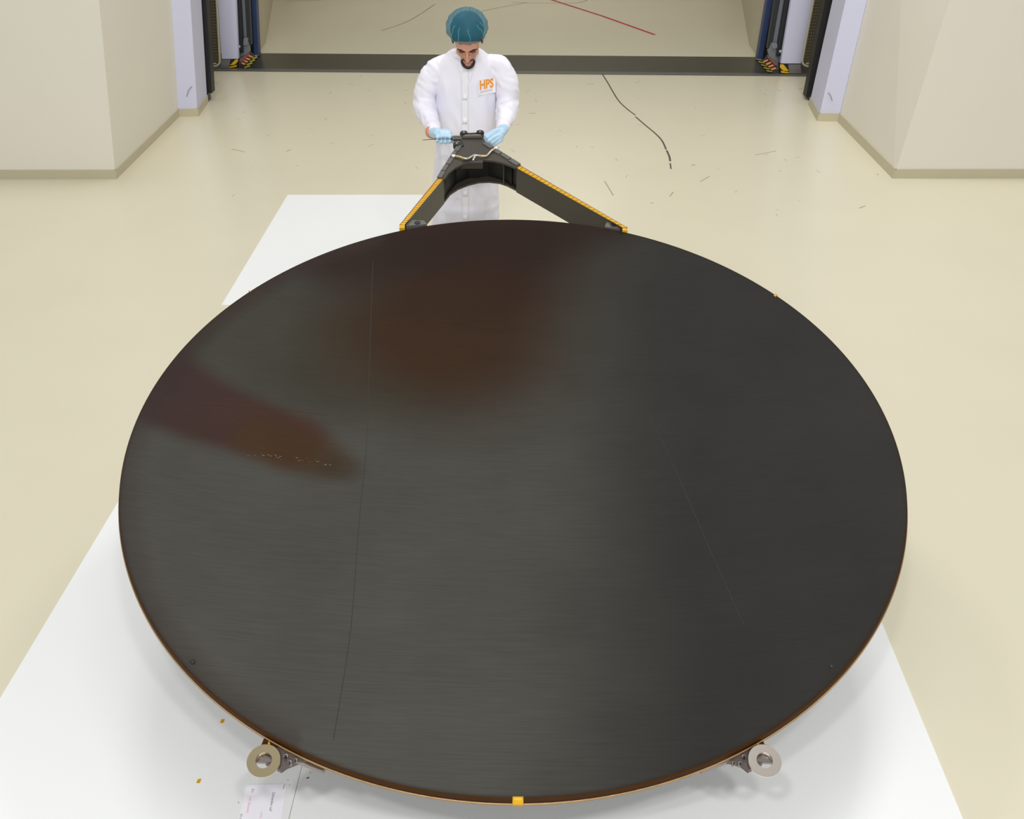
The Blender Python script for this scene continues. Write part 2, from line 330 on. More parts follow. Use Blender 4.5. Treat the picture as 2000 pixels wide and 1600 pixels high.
gear('right', dict(post=((1573.5, 1585.5), (1612, 1627)), post_y=190, perf=((1568, 1588), (1591, 1612)),
    perf_in=1593, perf_in_t=1617, perf_out=1564.5, perf_out_t=1589, lav=((1525, 1564), (1545.5, 1587)), lav_y=124,
    kick=[cq(635, 805), cq(790, 805), cq(800, 915), cq(650, 915)], kick_y=134,
    haz=[cq(525, 800), cq(632, 800), cq(650, 915), cq(540, 918)],
    haz_st=[[cq(532, 800), cq(575, 803), cq(640, 885), cq(570, 880), cq(530, 840)], [cq(540, 880), cq(645, 900), cq(640, 912), cq(545, 905)]],
    d2=((1516, 1526.5), (1534, 1545)), d2_y=110, d1=((1499, 1507), (1514, 1524)), d1_y=95, rod=((1507, 1517), (1523.5, 1534.5)),
    foot=[cq(540, 720), cq(485, 700), cq(500, 560), cq(420, 545), cq(385, 640), cq(395, 700), cq(490, 770), cq(500, 920), cq(530, 920), cq(525, 800)],
    clamp=[cq(425, 540), cq(500, 545), cq(500, 600), cq(440, 612)], pin=cq(540, 645),
    blue=((1481, 1491), (1498.5, 1510)), gap=((1490, 1503), (1509, 1519)),
    buf=[cq(320, 770), cq(385, 700), cq(500, 790), cq(490, 880), cq(430, 880)], bufside=[cq(380, 690), cq(500, 780), cq(500, 820), cq(470, 815), cq(375, 720)],
    buf_st=[[cq(322, 765), cq(375, 740), cq(390, 750), cq(335, 780)], [cq(352, 795), cq(415, 770), cq(425, 785), cq(370, 812)], [cq(382, 828), cq(445, 803), cq(458, 820), cq(400, 842)], [cq(412, 860), cq(475, 838), cq(487, 858), cq(430, 875)]],
    tape=[cq(225, 725), cq(275, 722), cq(445, 905), cq(400, 925)],
    tape_st=[[cq(228+i*33, 728+i*37), cq(238+i*33, 742+i*37), cq(306+i*34, 757+i*37), cq(300+i*34, 744+i*37)] for i in range(5)]))

# ---- marks on the floor
def ribbon(bm, pts, w, z=0.0015, h=.0015):
    P = [Vector((p.x, p.y, 0)) for p in pts]
    ws = w if hasattr(w, '__len__') else [w]*len(P)
    for i in range(len(P)-1):
        t = (P[i+1]-P[i]).normalized(); n = Vector((-t.y, t.x, 0)); a, b = ws[i]/2, ws[i+1]/2
        hexa(bm, [P[i]+n*a, P[i]-n*a, P[i+1]-n*b, P[i+1]+n*b] if 0 else [tuple(v+Vector((0, 0, z-h))) for v in (P[i]-n*a, P[i+1]-n*b, P[i+1]+n*b, P[i]+n*a)],
             [tuple(v+Vector((0, 0, z))) for v in (P[i]-n*a, P[i+1]-n*b, P[i+1]+n*b, P[i]+n*a)])
bm = bmesh.new(); ribbon(bm, [onz(1072, -2), onz(1175, 31), onz(1279, 68)], .044)
tag(fin('tape_line', bm, 'red'), 'straight red tape line on the floor of the far hall', 'tape')
sc = empty('scuff_line', tuple(onz(1241, 226)), 'long curved dark scuff line crossing the pale floor right of the person', 'mark')
for pts_, w_ in (([(1175, 143), (1186, 160), (1198, 181), (1210, 199), (1226, 214), (1241, 225)], .014), ([(1241, 228), (1262, 246), (1280, 261), (1293, 275), (1301, 292)], .015), ([(1302, 294), (1307, 305), (1309, 315)], .017), ([(1309, 319), (1310.5, 330)], .012)):
    bm = bmesh.new(); ribbon(bm, smoothpath([onz(*p) for p in pts_], 4), w_); fin('segment', bm, 'scuff', sc)
bm = bmesh.new()
dk = [[(1475, 303), (1516, 295)], [(1308, 384), (1315, 375)], [(1270, 396), (1276, 397)], [(1181, 354), (1198, 382)], [(452, 291), (478, 297)], [(560, 296), (568, 292)], [(1146, 165), (1160, 164)],
      [(1034, 222), (1046, 221)], [(1678, 407), (1690, 402)], [(1350, 324), (1358, 322)], [(1368, 355), (1386, 344)], [(1124, 286), (1128, 287)], [(1712, 340), (1716, 342)], [(1560, 174), (1568, 173)], [(420, 162), (426, 164)]]
for a, b in dk: ribbon(bm, [onz(*a), onz(*b)], .010, .0012, .001)
for k in range(60):
    x, y = random.uniform(440, 1640), random.uniform(150, 430)
    dx, dy = random.uniform(-9, 9), random.uniform(-6, 6)
    ribbon(bm, [onz(x, y), onz(x+dx, y+dy)], .004, .001, .0008)
o = fin('scuff_marks', bm, 'scuffl', floor); o['kind'] = 'stuff'
bm = bmesh.new()
for c in [[(940, 22), (975, 15), (1030, 5)], [(745, 60), (800, 40), (850, 8)], [(1000, 5), (1060, 6), (1120, 6), (1140, 3), (1150, -2)], [(560, 2), (610, 1), (640, -1)]]:
    ribbon(bm, smoothpath([onz(*p) for p in c], 5), .012, .0012, .001)
o = fin('tyre_scuffs', bm, mat('tyre', (120, 114, 96), .6), floor); o['kind'] = 'stuff'
# marks on the walls
def wallmark(par, pts, Yf, wd, name='wall_scuff'):
    bm = bmesh.new()
    for a, b in zip(pts, pts[1:]):
        p, q = Vector(a), Vector(b); t = (q-p).normalized(); n = t.cross(Vector((0, 1, 0) if Yf else (1, 0, 0))).normalized()*wd; dd = Vector((0, -.001, 0) if Yf else (.001, 0, 0))
        hexa(bm, [p-n, p+n, q+n, q-n], [v+dd for v in (p-n, p+n, q+n, q-n)])
    return fin(name, bm, mat('wallscuff', (150, 148, 156), .7), par)
lp = bpy.data.objects['trim_1']; rp = bpy.data.objects['trim_2']
wallmark(lp, [at(374.5, 169, 9.93), at(368, 177, 9.93), at(364.5, 189, 9.93)], True, .004)
wallmark(rp, [at(1617.5, 181, 9.738), at(1622, 187, 9.738), at(1625.5, 197, 9.738)], True, .004)

def sideface(x, y, par, X0, l):                        # point on the side wall seen at a picture position
    d = ray(x, y); t = (X0+l*CAM.z-CAM.x)/(d.x-l*d.z); return CAM+t*d
for nm_, X0_, sg_, segs in (('wall_left', -3.318, 1, [[(250, 194), (249.5, 215), (249, 232)], [(243, 125), (244, 140)], [(249, 255), (250, 270)]]), ('wall_right', 3.040, -1, [[(1744, 214), (1743, 235), (1741, 255)], [(1769, 141), (1766, 157)]])):
    for sg2 in segs:
        P_ = [sideface(x, y, None, X0_, LEAN)+Vector((sg_*.002, 0, 0)) for x, y in sg2]
        bm = bmesh.new()
        for a, b in zip(P_, P_[1:]):
            n = Vector((0, .004, 0)); hexa(bm, [a-n, a+n, b+n, b-n], [v+Vector((sg_*.001, 0, 0)) for v in (a-n, a+n, b+n, b-n)])
        fin('wall_scuff', bm, mat('side_scuff', (188, 184, 170), .7), bpy.data.objects[nm_])
# ------------------------------------------------------------------ white sheets on the floor
SG = 'white sheets laid on the hall floor'
def sheet(x0, x1, y0, y1, label, skew=0):
    bm = bmesh.new(); hexa(bm, [(x0, y0, 0), (x1, y0, 0), (x1+skew, y1, 0), (x0+skew, y1, 0)], [(x0, y0, .006), (x1, y0, .006), (x1+skew, y1, .006), (x0+skew, y1, .006)])
    o = fin('floor_sheet', bm, 'sheet', bevel=.001); tag(o, label, 'sheet', SG); o['_loc'] = (0, 0, 0); return o
sheet(-1.838, -.775, 5.684, 7.673, 'white floor sheet lying farthest away, behind the dark dish on the left', .02)
s1 = sheet(-1.84, -.724, 1.5, 3.70, 'white floor sheet at lower left with the printed paper on it', .05)
s2 = sheet(-.716, 1.36, 1.5, 3.70, 'large white floor sheet under the front right of the dark dish', .03)
bm = bmesh.new(); box(bm, -.726, -.714, 1.5, 3.7, .0005, .0058); fin('seam_joint', bm, 'sheetedge', s1)
for i, (x, y, nm, lb) in enumerate(((434, 1409, 'tape_square', 'small orange tape square nearer the dish rim on white sheet'), (388, 1526, 'tape_square', 'small orange tape square farther left near the bottom edge'))):
    p = onz(x, y, .006); bm = bmesh.new()
    hexa(bm, [(p.x-.0055, p.y-.008, .0061), (p.x+.0055, p.y-.008, .0061), (p.x+.007, p.y+.008, .0061), (p.x-.004, p.y+.008, .0061)], [(p.x-.0055, p.y-.008, .007), (p.x+.0055, p.y-.008, .007), (p.x+.007, p.y+.008, .007), (p.x-.004, p.y+.008, .007)])
    tag(fin(nm, bm, 'tape'), lb, 'tape')
bm = bmesh.new()
for x, y, r in ((602, 1519.5, .004), (606, 1509.5, .002), (562.5, 1524, .0018), (565.5, 1534, .0018), (466, 1568, .0022), (600, 1520.5, .003)):
    p = onz(x, y, .006); ball(bm, (p.x, p.y, .0062), (r, r*.7, .001), 8)
o = fin('dirt_specks', bm, 'scuff', s2); o['kind'] = 'stuff'
# printed paper
pp = [onz(467.5, 1600, .007), onz(549, 1600, .007), onz(560.5, 1531.5, .007), onz(482, 1533, .007)]
dn = (pp[0]-pp[3]).normalized(); dr = (pp[1]-pp[0]).normalized(); dn2 = Vector((-dr.y, dr.x, 0))*-1
L = .27
pp[0] = pp[3]+dn*L; pp[1] = pp[2]+(pp[1]-pp[2]).normalized()*L
bm = bmesh.new(); hexa(bm, [(p.x, p.y, .0062) for p in pp], [(p.x, p.y, .0072) for p in pp])
pap = fin('paper_notice', bm, 'paper'); tag(pap, 'white printed paper notice lying at the bottom left of the sheets', 'paper'); pap['_loc'] = (0, 0, 0)
def ptext(s, px, py, size, m, dirn):
    p = onz(px, py, .0073); xd = dirn.normalized(); yd = Vector((-xd.y, xd.x, 0))   # text runs towards camera, tops face +X side
    mt = Matrix(((xd.x, yd.x, 0, p.x), (xd.y, yd.y, 0, p.y), (0, 0, 1, .0074), (0, 0, 0, 1)))
    me = textmesh(s, size, mt, .0001, .0); return link('lettering', me, M[m], pap)
dtx = pp[0]-pp[3]; dtx.z = 0; dtr = pp[1]-pp[2]; dtr.z = 0
ptext("It's", 492, 1541, .0125, 'ink', dtx); ptext('not allowed', 487.5, 1556, .0125, 'pink', dtx)
ptext('to cut', 470, 1590, .0125, 'ink', dtx)
ptext('Schneiden auf', 532.5, 1548, .0125, 'ink', dtr); ptext('nicht', 509, 1586, .0125, 'pink', dtr)
ptext('Note', 554, 1532.5, .008, 'ink', dtr)

# ------------------------------------------------------------------ the antenna dish
DC = Vector((-.020, 3.164, .696)); DN = Vector((.015, -.219, 1)).normalized()
E2 = Vector((0, 1, .219)).normalized(); E1 = E2.cross(DN)
def D(u, v, w=0.0): return DC+u*E1+v*E2+w*DN
RD = 1.4; DEP = .15
ant = empty('antenna_dish', (DC.x, DC.y, 0), 'huge round dark carbon antenna dish tilted over the white sheets', 'antenna')
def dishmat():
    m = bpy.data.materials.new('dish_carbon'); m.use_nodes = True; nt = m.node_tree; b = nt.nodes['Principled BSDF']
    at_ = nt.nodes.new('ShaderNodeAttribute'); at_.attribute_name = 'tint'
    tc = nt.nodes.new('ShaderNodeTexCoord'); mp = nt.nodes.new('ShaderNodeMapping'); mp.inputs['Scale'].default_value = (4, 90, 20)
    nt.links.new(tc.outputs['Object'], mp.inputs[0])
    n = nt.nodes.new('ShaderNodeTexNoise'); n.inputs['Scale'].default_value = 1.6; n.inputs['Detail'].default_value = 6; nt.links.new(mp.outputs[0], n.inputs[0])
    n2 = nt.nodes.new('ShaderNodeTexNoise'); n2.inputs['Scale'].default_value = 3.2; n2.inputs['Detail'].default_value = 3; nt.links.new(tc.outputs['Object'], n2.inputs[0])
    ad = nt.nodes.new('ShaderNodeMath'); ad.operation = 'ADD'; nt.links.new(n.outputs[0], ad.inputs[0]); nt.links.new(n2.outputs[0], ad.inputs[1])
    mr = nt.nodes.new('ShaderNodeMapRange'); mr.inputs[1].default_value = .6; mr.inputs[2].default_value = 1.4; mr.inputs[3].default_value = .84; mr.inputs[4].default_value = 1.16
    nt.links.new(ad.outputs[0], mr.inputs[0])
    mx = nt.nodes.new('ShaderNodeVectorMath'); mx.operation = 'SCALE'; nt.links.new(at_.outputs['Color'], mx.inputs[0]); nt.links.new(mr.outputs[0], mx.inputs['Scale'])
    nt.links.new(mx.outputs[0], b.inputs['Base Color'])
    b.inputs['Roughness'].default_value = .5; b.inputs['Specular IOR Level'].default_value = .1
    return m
def wsurf(r): return -DEP*(1-(r/RD)**2)
def seg_d(p, a, b):
    ax, ay = a; bx, by = b; t = max(0, min(1, ((p[0]-ax)*(bx-ax)+(p[1]-ay)*(by-ay))/((bx-ax)**2+(by-ay)**2)))
    return math.hypot(p[0]-ax-t*(bx-ax), p[1]-ay-t*(by-ay)), t
def sst(x): x = max(0, min(1, x)); return x*x*(3-2*x)
def mixc(a, b, t): return tuple(x+(y-x)*t for x, y in zip(a, b))
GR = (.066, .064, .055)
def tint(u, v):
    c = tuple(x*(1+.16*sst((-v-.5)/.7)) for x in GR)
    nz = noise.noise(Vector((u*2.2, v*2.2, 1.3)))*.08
    c = mixc(c, (.040, .038, .030), .8*sst((v+.25)/1.1))                                     # darker towards the rear
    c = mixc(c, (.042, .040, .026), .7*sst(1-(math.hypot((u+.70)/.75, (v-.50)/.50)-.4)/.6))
    c = mixc(c, (.024, .023, .021), .95*sst((u-.10*v+nz*.5)/.72))                             # reflection gradient painted into the tint, darker to the right
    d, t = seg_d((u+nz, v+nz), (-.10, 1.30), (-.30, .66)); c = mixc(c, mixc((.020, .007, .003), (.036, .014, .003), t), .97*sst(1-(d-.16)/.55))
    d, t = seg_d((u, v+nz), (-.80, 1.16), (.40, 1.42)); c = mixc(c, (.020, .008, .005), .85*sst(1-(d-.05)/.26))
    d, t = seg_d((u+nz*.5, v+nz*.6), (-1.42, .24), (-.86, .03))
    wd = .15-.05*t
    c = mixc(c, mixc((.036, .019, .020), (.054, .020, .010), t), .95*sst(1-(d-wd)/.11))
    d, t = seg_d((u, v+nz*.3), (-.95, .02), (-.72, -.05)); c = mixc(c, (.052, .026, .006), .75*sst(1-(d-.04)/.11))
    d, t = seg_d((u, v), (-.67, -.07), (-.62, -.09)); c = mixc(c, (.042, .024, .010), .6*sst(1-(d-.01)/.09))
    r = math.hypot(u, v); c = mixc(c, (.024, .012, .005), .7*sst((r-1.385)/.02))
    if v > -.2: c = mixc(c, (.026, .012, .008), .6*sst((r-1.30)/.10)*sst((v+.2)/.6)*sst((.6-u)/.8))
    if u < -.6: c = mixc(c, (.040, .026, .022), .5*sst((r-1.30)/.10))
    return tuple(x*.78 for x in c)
bm = bmesh.new(); NT = 360; radii = [0]+[RD*math.sqrt(k/95)*.999 for k in range(1, 90)]+[RD*(.975+.025*k/6) for k in range(1, 7)]
radii = sorted(set(radii)); colors = []
top = []
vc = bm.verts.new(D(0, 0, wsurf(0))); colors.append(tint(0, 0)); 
for r in radii[1:]:
    ring = []
    for k in range(NT):
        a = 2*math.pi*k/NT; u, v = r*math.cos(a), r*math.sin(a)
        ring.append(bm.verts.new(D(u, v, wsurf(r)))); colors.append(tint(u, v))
    top.append(ring)
for k in range(NT): bm.faces.new((vc, top[0][k], top[0][(k+1) % NT]))
for i in range(len(top)-1):
    for k in range(NT): bm.faces.new((top[i][k], top[i+1][k], top[i+1][(k+1) % NT], top[i][(k+1) % NT]))
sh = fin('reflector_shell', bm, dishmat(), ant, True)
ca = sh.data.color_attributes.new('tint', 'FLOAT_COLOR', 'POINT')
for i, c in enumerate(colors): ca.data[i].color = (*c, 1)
# underside
bm = bmesh.new(); rings = []
for r, w in [(RD-.004, -.012)]+[(RD*k/10, wsurf(RD*k/10)-.02) for k in range(9, 0, -1)]:
    rings.append([bm.verts.new(D(r*math.cos(2*math.pi*k/96), r*math.sin(2*math.pi*k/96), w)) for k in range(96)])
for a, b in zip(rings, rings[1:]):
    for k in range(96): bm.faces.new((a[k], a[(k+1) % 96], b[(k+1) % 96], b[k]))
bm.faces.new(rings[-1]); fin('underside_shell', bm, 'back', ant, True)
def ringband(name, prof, m, a0=0, a1=2*math.pi, n=240, parent=ant, sm=True):
    bm = bmesh.new(); full = abs(a1-a0-2*math.pi) < 1e-6; N = n if full else n+1; R_ = []
    for k in range(N):
        a = a0+(a1-a0)*k/n; R_.append([bm.verts.new(D(r*math.cos(a), r*math.sin(a), w)) for r, w in prof])
    for k in range(N if full else N-1):
        p, q = R_[k], R_[(k+1) % N]
        for j in range(len(prof)): bm.faces.new((p[j], p[(j+1) % len(prof)], q[(j+1) % len(prof)], q[j]))
    if not full: bm.faces.new(R_[0][::-1]); bm.faces.new(R_[-1])
    return fin(name, bm, m, parent, sm)
ringband('rim_edge', [(1.3985, .0), (1.4015, -.001), (1.4065, -.020), (1.398, -.020)], 'brown')['label'] = 'brown rim edge'
ringband('rim_foil', [(1.400, -.0205), (1.4075, -.0205), (1.4095, -.027), (1.400, -.028)], 'tan')['label'] = 'tan foil strip below the rim'
a0 = math.atan2(-1.4, .017)
ringband('tape_patch', [(1.396, .0005), (1.4042, -.0005), (1.4085, -.019), (1.4105, -.028), (1.405, -.0295)], 'tape', a0-.0105, a0+.0105, 6)['label'] = 'yellow tape patch at the front of the rim'
a0 = math.atan2(.841, 1.118); ringband('tape_patch', [(1.392, .001), (1.4072, .001), (1.4072, -.018), (1.398, -.018)], 'tape', a0-.004, a0+.004, 4)
a0 = math.atan2(.822, -1.127); ringband('tape_patch', [(1.398, .001), (1.4072, .001), (1.4072, -.018), (1.398, -.018)], 'tape', a0-.002, a0+.002, 4)
# gore seams and scratches, a hair proud of the skin
def seam(pts, wd, m, h=.0006, name='seam'):
    bm = bmesh.new(); P = smoothpath([(u, v, 0) for u, v in pts], 8)
    for a, b in zip(P, P[1:]):
        t = (b-a).normalized(); n = Vector((-t.y, t.x, 0))*wd/2
        c = [a-n, b-n, b+n, a+n]
        hexa(bm, [D(q.x, q.y, wsurf(q.xy.length)-.0015) for q in c], [D(q.x, q.y, wsurf(q.xy.length)+h) for q in c])
    return fin(name, bm, m, ant)
sd = mat('seam_line', (58, 56, 52), .6, spec=.08); sl = mat('seam_pale', (62, 58, 50), .6, spec=.08)
seam([(-.638, 1.095), (-.600, .558), (-.558, .023)], .0022, sl); seam([(-.558, .023), (-.54, -.399), (-.512, -.815), (-.505, -1.229)], .0022, sd)
seam([(.525, .237), (.606, -.09), (.733, -.80)], .0024, mat('seam_faint', (58, 56, 53), .6, spec=.08))
seam([(-1.20, .17), (-.9, .19), (-.72, .18)], .002, mat('seam_brown', (76, 52, 38), .6, spec=.08), name='scratch')
bm = bmesh.new()
for k in range(26):
    u = random.uniform(-.98, -.66); v = -.065+random.uniform(-.012, .012)+.03*(u+.8)*-1
    bmesh.ops.create_icosphere(bm, subdivisions=1, radius=.0014, matrix=Matrix.Translation(D(u, v, wsurf(math.hypot(u, v))+.001)) @ Matrix.Diagonal((random.choice((1, 2, 4)), 1, .5, 1)))
o = fin('residue_specks', bm, mat('speck', (140, 118, 90), .6), ant); o['kind'] = 'stuff'
for u, v, rr, m in ((-.957, -.989, .0095, 'cdark'), (.9575, -.979, .0075, 'cdark')):
    w0 = wsurf(math.hypot(u, v)); bm = bmesh.new(); tube(bm, [D(u, v, w0-.002), D(u, v, w0+.0015)], rr, 16); ins = fin('insert', bm, m, ant)
    bm = bmesh.new(); ball(bm, D(u-.001, v, w0+.0025), .0018, 8); fin('screw', bm, 'bolt', ins, True) if 0 else None
    bm.free() if 0 else None
    bm2 = bmesh.new(); ball(bm2, D(u, v, w0+.002), .0015, 8); fin('screw', bm2, 'bolt', ant, True)

# ---- rear A-frame in the plane of the dish
WT = .02; WB = -.12
def slab(name, pts, w0, w1, m, parent=ant, bevel=0):
    bm = bmesh.new(); hexa(bm, [D(u, v, w0) for u, v in pts], [D(u, v, w1) for u, v in pts]); return fin(name, bm, m, parent, bevel=bevel)
def beam(outer0, outer1, inner0, inner1):
    b = slab('strut', [outer0, outer1, inner1, inner0], WB, WT-.002, 'carbon')
    # taped top edge split as tape body and darker outer lip
    def lerp(a, c, t): return (a[0]+(c[0]-a[0])*t, a[1]+(c[1]-a[1])*t)
    m0, m1 = lerp(outer0, inner0, .22), lerp(outer1, inner1, .22)
    t = slab('tape_edge', [m0, m1, inner1, inner0], WT-.0018, WT+.001, 'tape', b); t['label'] = 'yellow taped top edge'
    slab('amber_lip', [outer0, outer1, m1, m0], WT-.0018, WT, 'amber', b)
    # tape joints
    n = 26
    for k in range(1, n):
        f = k/n; a, c = lerp(m0, m1, f), lerp(inner0, inner1, f); g = .002
        a2, c2 = lerp(m0, m1, f+g), lerp(inner0, inner1, f+g*3)
        slab('tape_joint', [a, a2, c2, c], WT+.001, WT+.0018, 'amber', b)
    return b
bl = beam((-.533, 1.318), (-.380, 1.735), (-.510, 1.318), (-.354, 1.722))
br = beam((.517, 1.316), (.022, 1.858), (.494, 1.316), (.004, 1.834))
# rounded taped ends reaching the rim
for uo, ui, s in ((-.535, -.510, -1), (.518, .494, 1)):
    bm = bmesh.new(); 
    prof = [(1.322, WT), (1.314, WT-.004), (1.309, WT-.012), (1.309, WT-.03), (1.312, -.06), (1.322, -.08)]
    hexa(bm, [D(uo, v+.0, w) for v, w in prof], [D(ui, v, w) for v, w in prof]); fin('taped_end', bm, 'tape', bl if s < 0 else br)
    pu = (-.455 if s < 0 else .455); q = [(pu-.05, 1.325), (pu+.045, 1.342), (pu+.03, 1.372), (pu-.02, 1.376), (pu-.05, 1.345)]
    if s > 0: q = [(pu-.04, 1.338), (pu+.035, 1.325), (pu+.015, 1.362), (pu-.03, 1.380)]
    pl = slab('mount_plate', q, WT-.05, WT-.012, 'carbon2', bl if s < 0 else br, bevel=.002)
    bm = bmesh.new(); tube(bm, [D(pu, 1.352, WT-.02), D(pu, 1.352, WT-.009)], .014, 16); fin('bush', bm, 'cdark', bl if s < 0 else br)
# hub: top plate, lower arched plate, walls
TOP = [(-.384, 1.722), (-.349, 1.716), (-.329, 1.776), (-.298, 1.825), (-.262, 1.861), (-.211, 1.884), (-.16, 1.898), (-.109, 1.891), (-.07, 1.875), (-.031, 1.851), (.002, 1.825), (.025, 1.857), (-.019, 1.916), (-.095, 2.006), (-.160, 2.082), (-.172, 2.146), (-.278, 2.140), (-.287, 2.063), (-.322, 1.944), (-.373, 1.785)]
hub = slab('hub_top_plate', TOP, WT-.006, WT+.004, 'carbon', bevel=.001)
BOT = [(-.384, 1.744), (-.352, 1.738), (-.327, 1.805), (-.291, 1.854), (-.24, 1.894), (-.189, 1.92), (-.136, 1.926), (-.083, 1.917), (-.044, 1.894), (.006, 1.848), (.024, 1.871), (-.095, 2.0), (-.160, 2.082), (-.175, 2.13), (-.275, 2.12), (-.287, 2.063), (-.322, 1.944)]
slab('hub_bottom_plate', BOT, WB-.004, WB+.006, 'carbon', bevel=.001)
def wallstrip(name, pts, w0, w1, th, m, parent=ant):
    bm = bmesh.new(); n = []
    for i, p in enumerate(pts):
        a = Vector(pts[max(i-1, 0)]); b = Vector(pts[min(i+1, len(pts)-1)]); t = (b-a).normalized(); n.append(Vector((-t.y, t.x))*th)
    for i in range(len(pts)-1):
        p, q = Vector(pts[i]), Vector(pts[i+1])
        c = [p, q, q+n[i+1], p+n[i]]
        hexa(bm, [D(x.x, x.y, w0) for x in c], [D(x.x, x.y, w1) for x in c])
    return fin(name, bm, m, parent)
wallstrip('hub_side_wall', [(-.384, 1.705), (-.372, 1.75), (-.32, 1.944), (-.285, 2.063), (-.272, 2.13), (-.18, 2.138), (-.165, 2.08), (-.095, 1.995), (-.02, 1.905), (.035, 1.848)], WB+.004, WT-.004, -.006, 'cdark')
wallstrip('hub_inner_wall', [(-.362, 1.72), (-.345, 1.80), (-.30, 1.90), (-.24, 1.955), (-.14, 1.975), (-.06, 1.935), (-.02, 1.885)], WB+.004, WT-.004, .006, 'cdark')
bm = bmesh.new(); tube(bm, [D(-.06, 1.895, WB+.006), D(-.06, 1.895, WT-.008)], .004, 10); fin('spacer', bm, 'carbon', ant)
# rounded head block
slab('hub_head_block', [(-.278, 2.105), (-.172, 2.11), (-.177, 2.140), (-.272, 2.136)], WT, WT+.012, 'carbon', bevel=.009)
slab('head_edge_highlight', [(-.266, 2.128), (-.182, 2.134), (-.184, 2.138), (-.264, 2.132)], WT+.006, WT+.0135, 'silver')['label'] = 'pale bright head edge'
# double bushed lug at the tip
bm = bmesh.new(); hexa(bm, [D(u, v, WT-.01) for u, v in [(-.290, 2.13), (-.170, 2.135), (-.166, 2.175), (-.185, 2.185), (-.21, 2.168), (-.25, 2.163), (-.275, 2.175), (-.292, 2.165)]],
     [D(u, v, WT+.008) for u, v in [(-.290, 2.13), (-.170, 2.135), (-.166, 2.175), (-.185, 2.185), (-.21, 2.168), (-.25, 2.163), (-.275, 2.175), (-.292, 2.165)]])
lug = fin('tip_lug', bm, 'cdark', ant)
for u, v in ((-.271, 2.162), (-.187, 2.170), (-.303, 2.045)):
    bm = bmesh.new(); tube(bm, [D(u, v, WT-.012), D(u, v, WT+.012)], .019, 18); fin('boss', bm, 'cdark', ant)
    bm = bmesh.new(); tube(bm, [D(u, v, WT+.010), D(u, v, WT+.015)], .005, 10); fin('bolt', bm, 'silver', ant)
slab('side_lug', [(-.318, 2.035), (-.305, 2.06), (-.275, 2.085), (-.265, 2.03), (-.30, 2.02)], WT-.012, WT+.008, 'cdark')
# doubler tabs along both edges
def tabs(a, b, n, wd, skip=()):
    A, B = Vector(a), Vector(b); t = (B-A).normalized(); nn = Vector((-t.y, t.x))*wd; Lg = (B-A).length/n
    for k in range(n):
        if k in skip: continue
        p = A+t*(k*Lg+.004); q = A+t*((k+1)*Lg-.004); ex = nn*(.85 if k % 2 else 1.0)
        slab('doubler_tab', [tuple(p), tuple(q), tuple(q+ex), tuple(p+ex)], WT+.0035, WT+.009, 'carbon2', bevel=.0015)['label'] = 'grey doubler tab'
tabs((.026, 1.858), (-.155, 2.074), 4, .028); tabs((-.386, 1.722), (-.299, 2.045), 5, -.024)
# foil wrapped cable
cab = [(-.324, 1.926), (-.292, 1.915), (-.261, 1.898), (-.238, 1.901), (-.21, 1.927), (-.169, 1.921), (-.147, 1.93), (-.125, 1.972), (-.104, 2.0), (-.088, 2.019)]
P = smoothpath([D(u, v-.002, WT+.011+(.003 if i % 3 else 0)) for i, (u, v) in enumerate(cab)], 5)
bm = bmesh.new(); tube(bm, P, .0052, 8); cbl = fin('foil_cable', bm, 'silver', ant, True)
for i in (4, 9, 13, 24, 29, 37, 42):
    bm = bmesh.new(); tube(bm, [P[i], P[i+1]], .0062, 8); fin('cable_wrap', bm, 'tape', cbl, True)
for i in (1, 40):
    bm = bmesh.new(); tube(bm, [P[i], P[i+2]], .0075, 8); fin('cable_clip', bm, 'snap', cbl, True)
bm = bmesh.new(); tube(bm, [D(-.208, 1.93, WT+.014), D(-.207, 1.908, WT+.012), D(-.216, 1.890, WT+.004)], .006, 8); fin('connector', bm, 'silver', cbl, True)
slab('cable_box', [(-.275, 1.868), (-.165, 1.872), (-.165, 1.905), (-.25, 1.905)], WT-.03, WT+.004, 'carbon', bevel=.003)

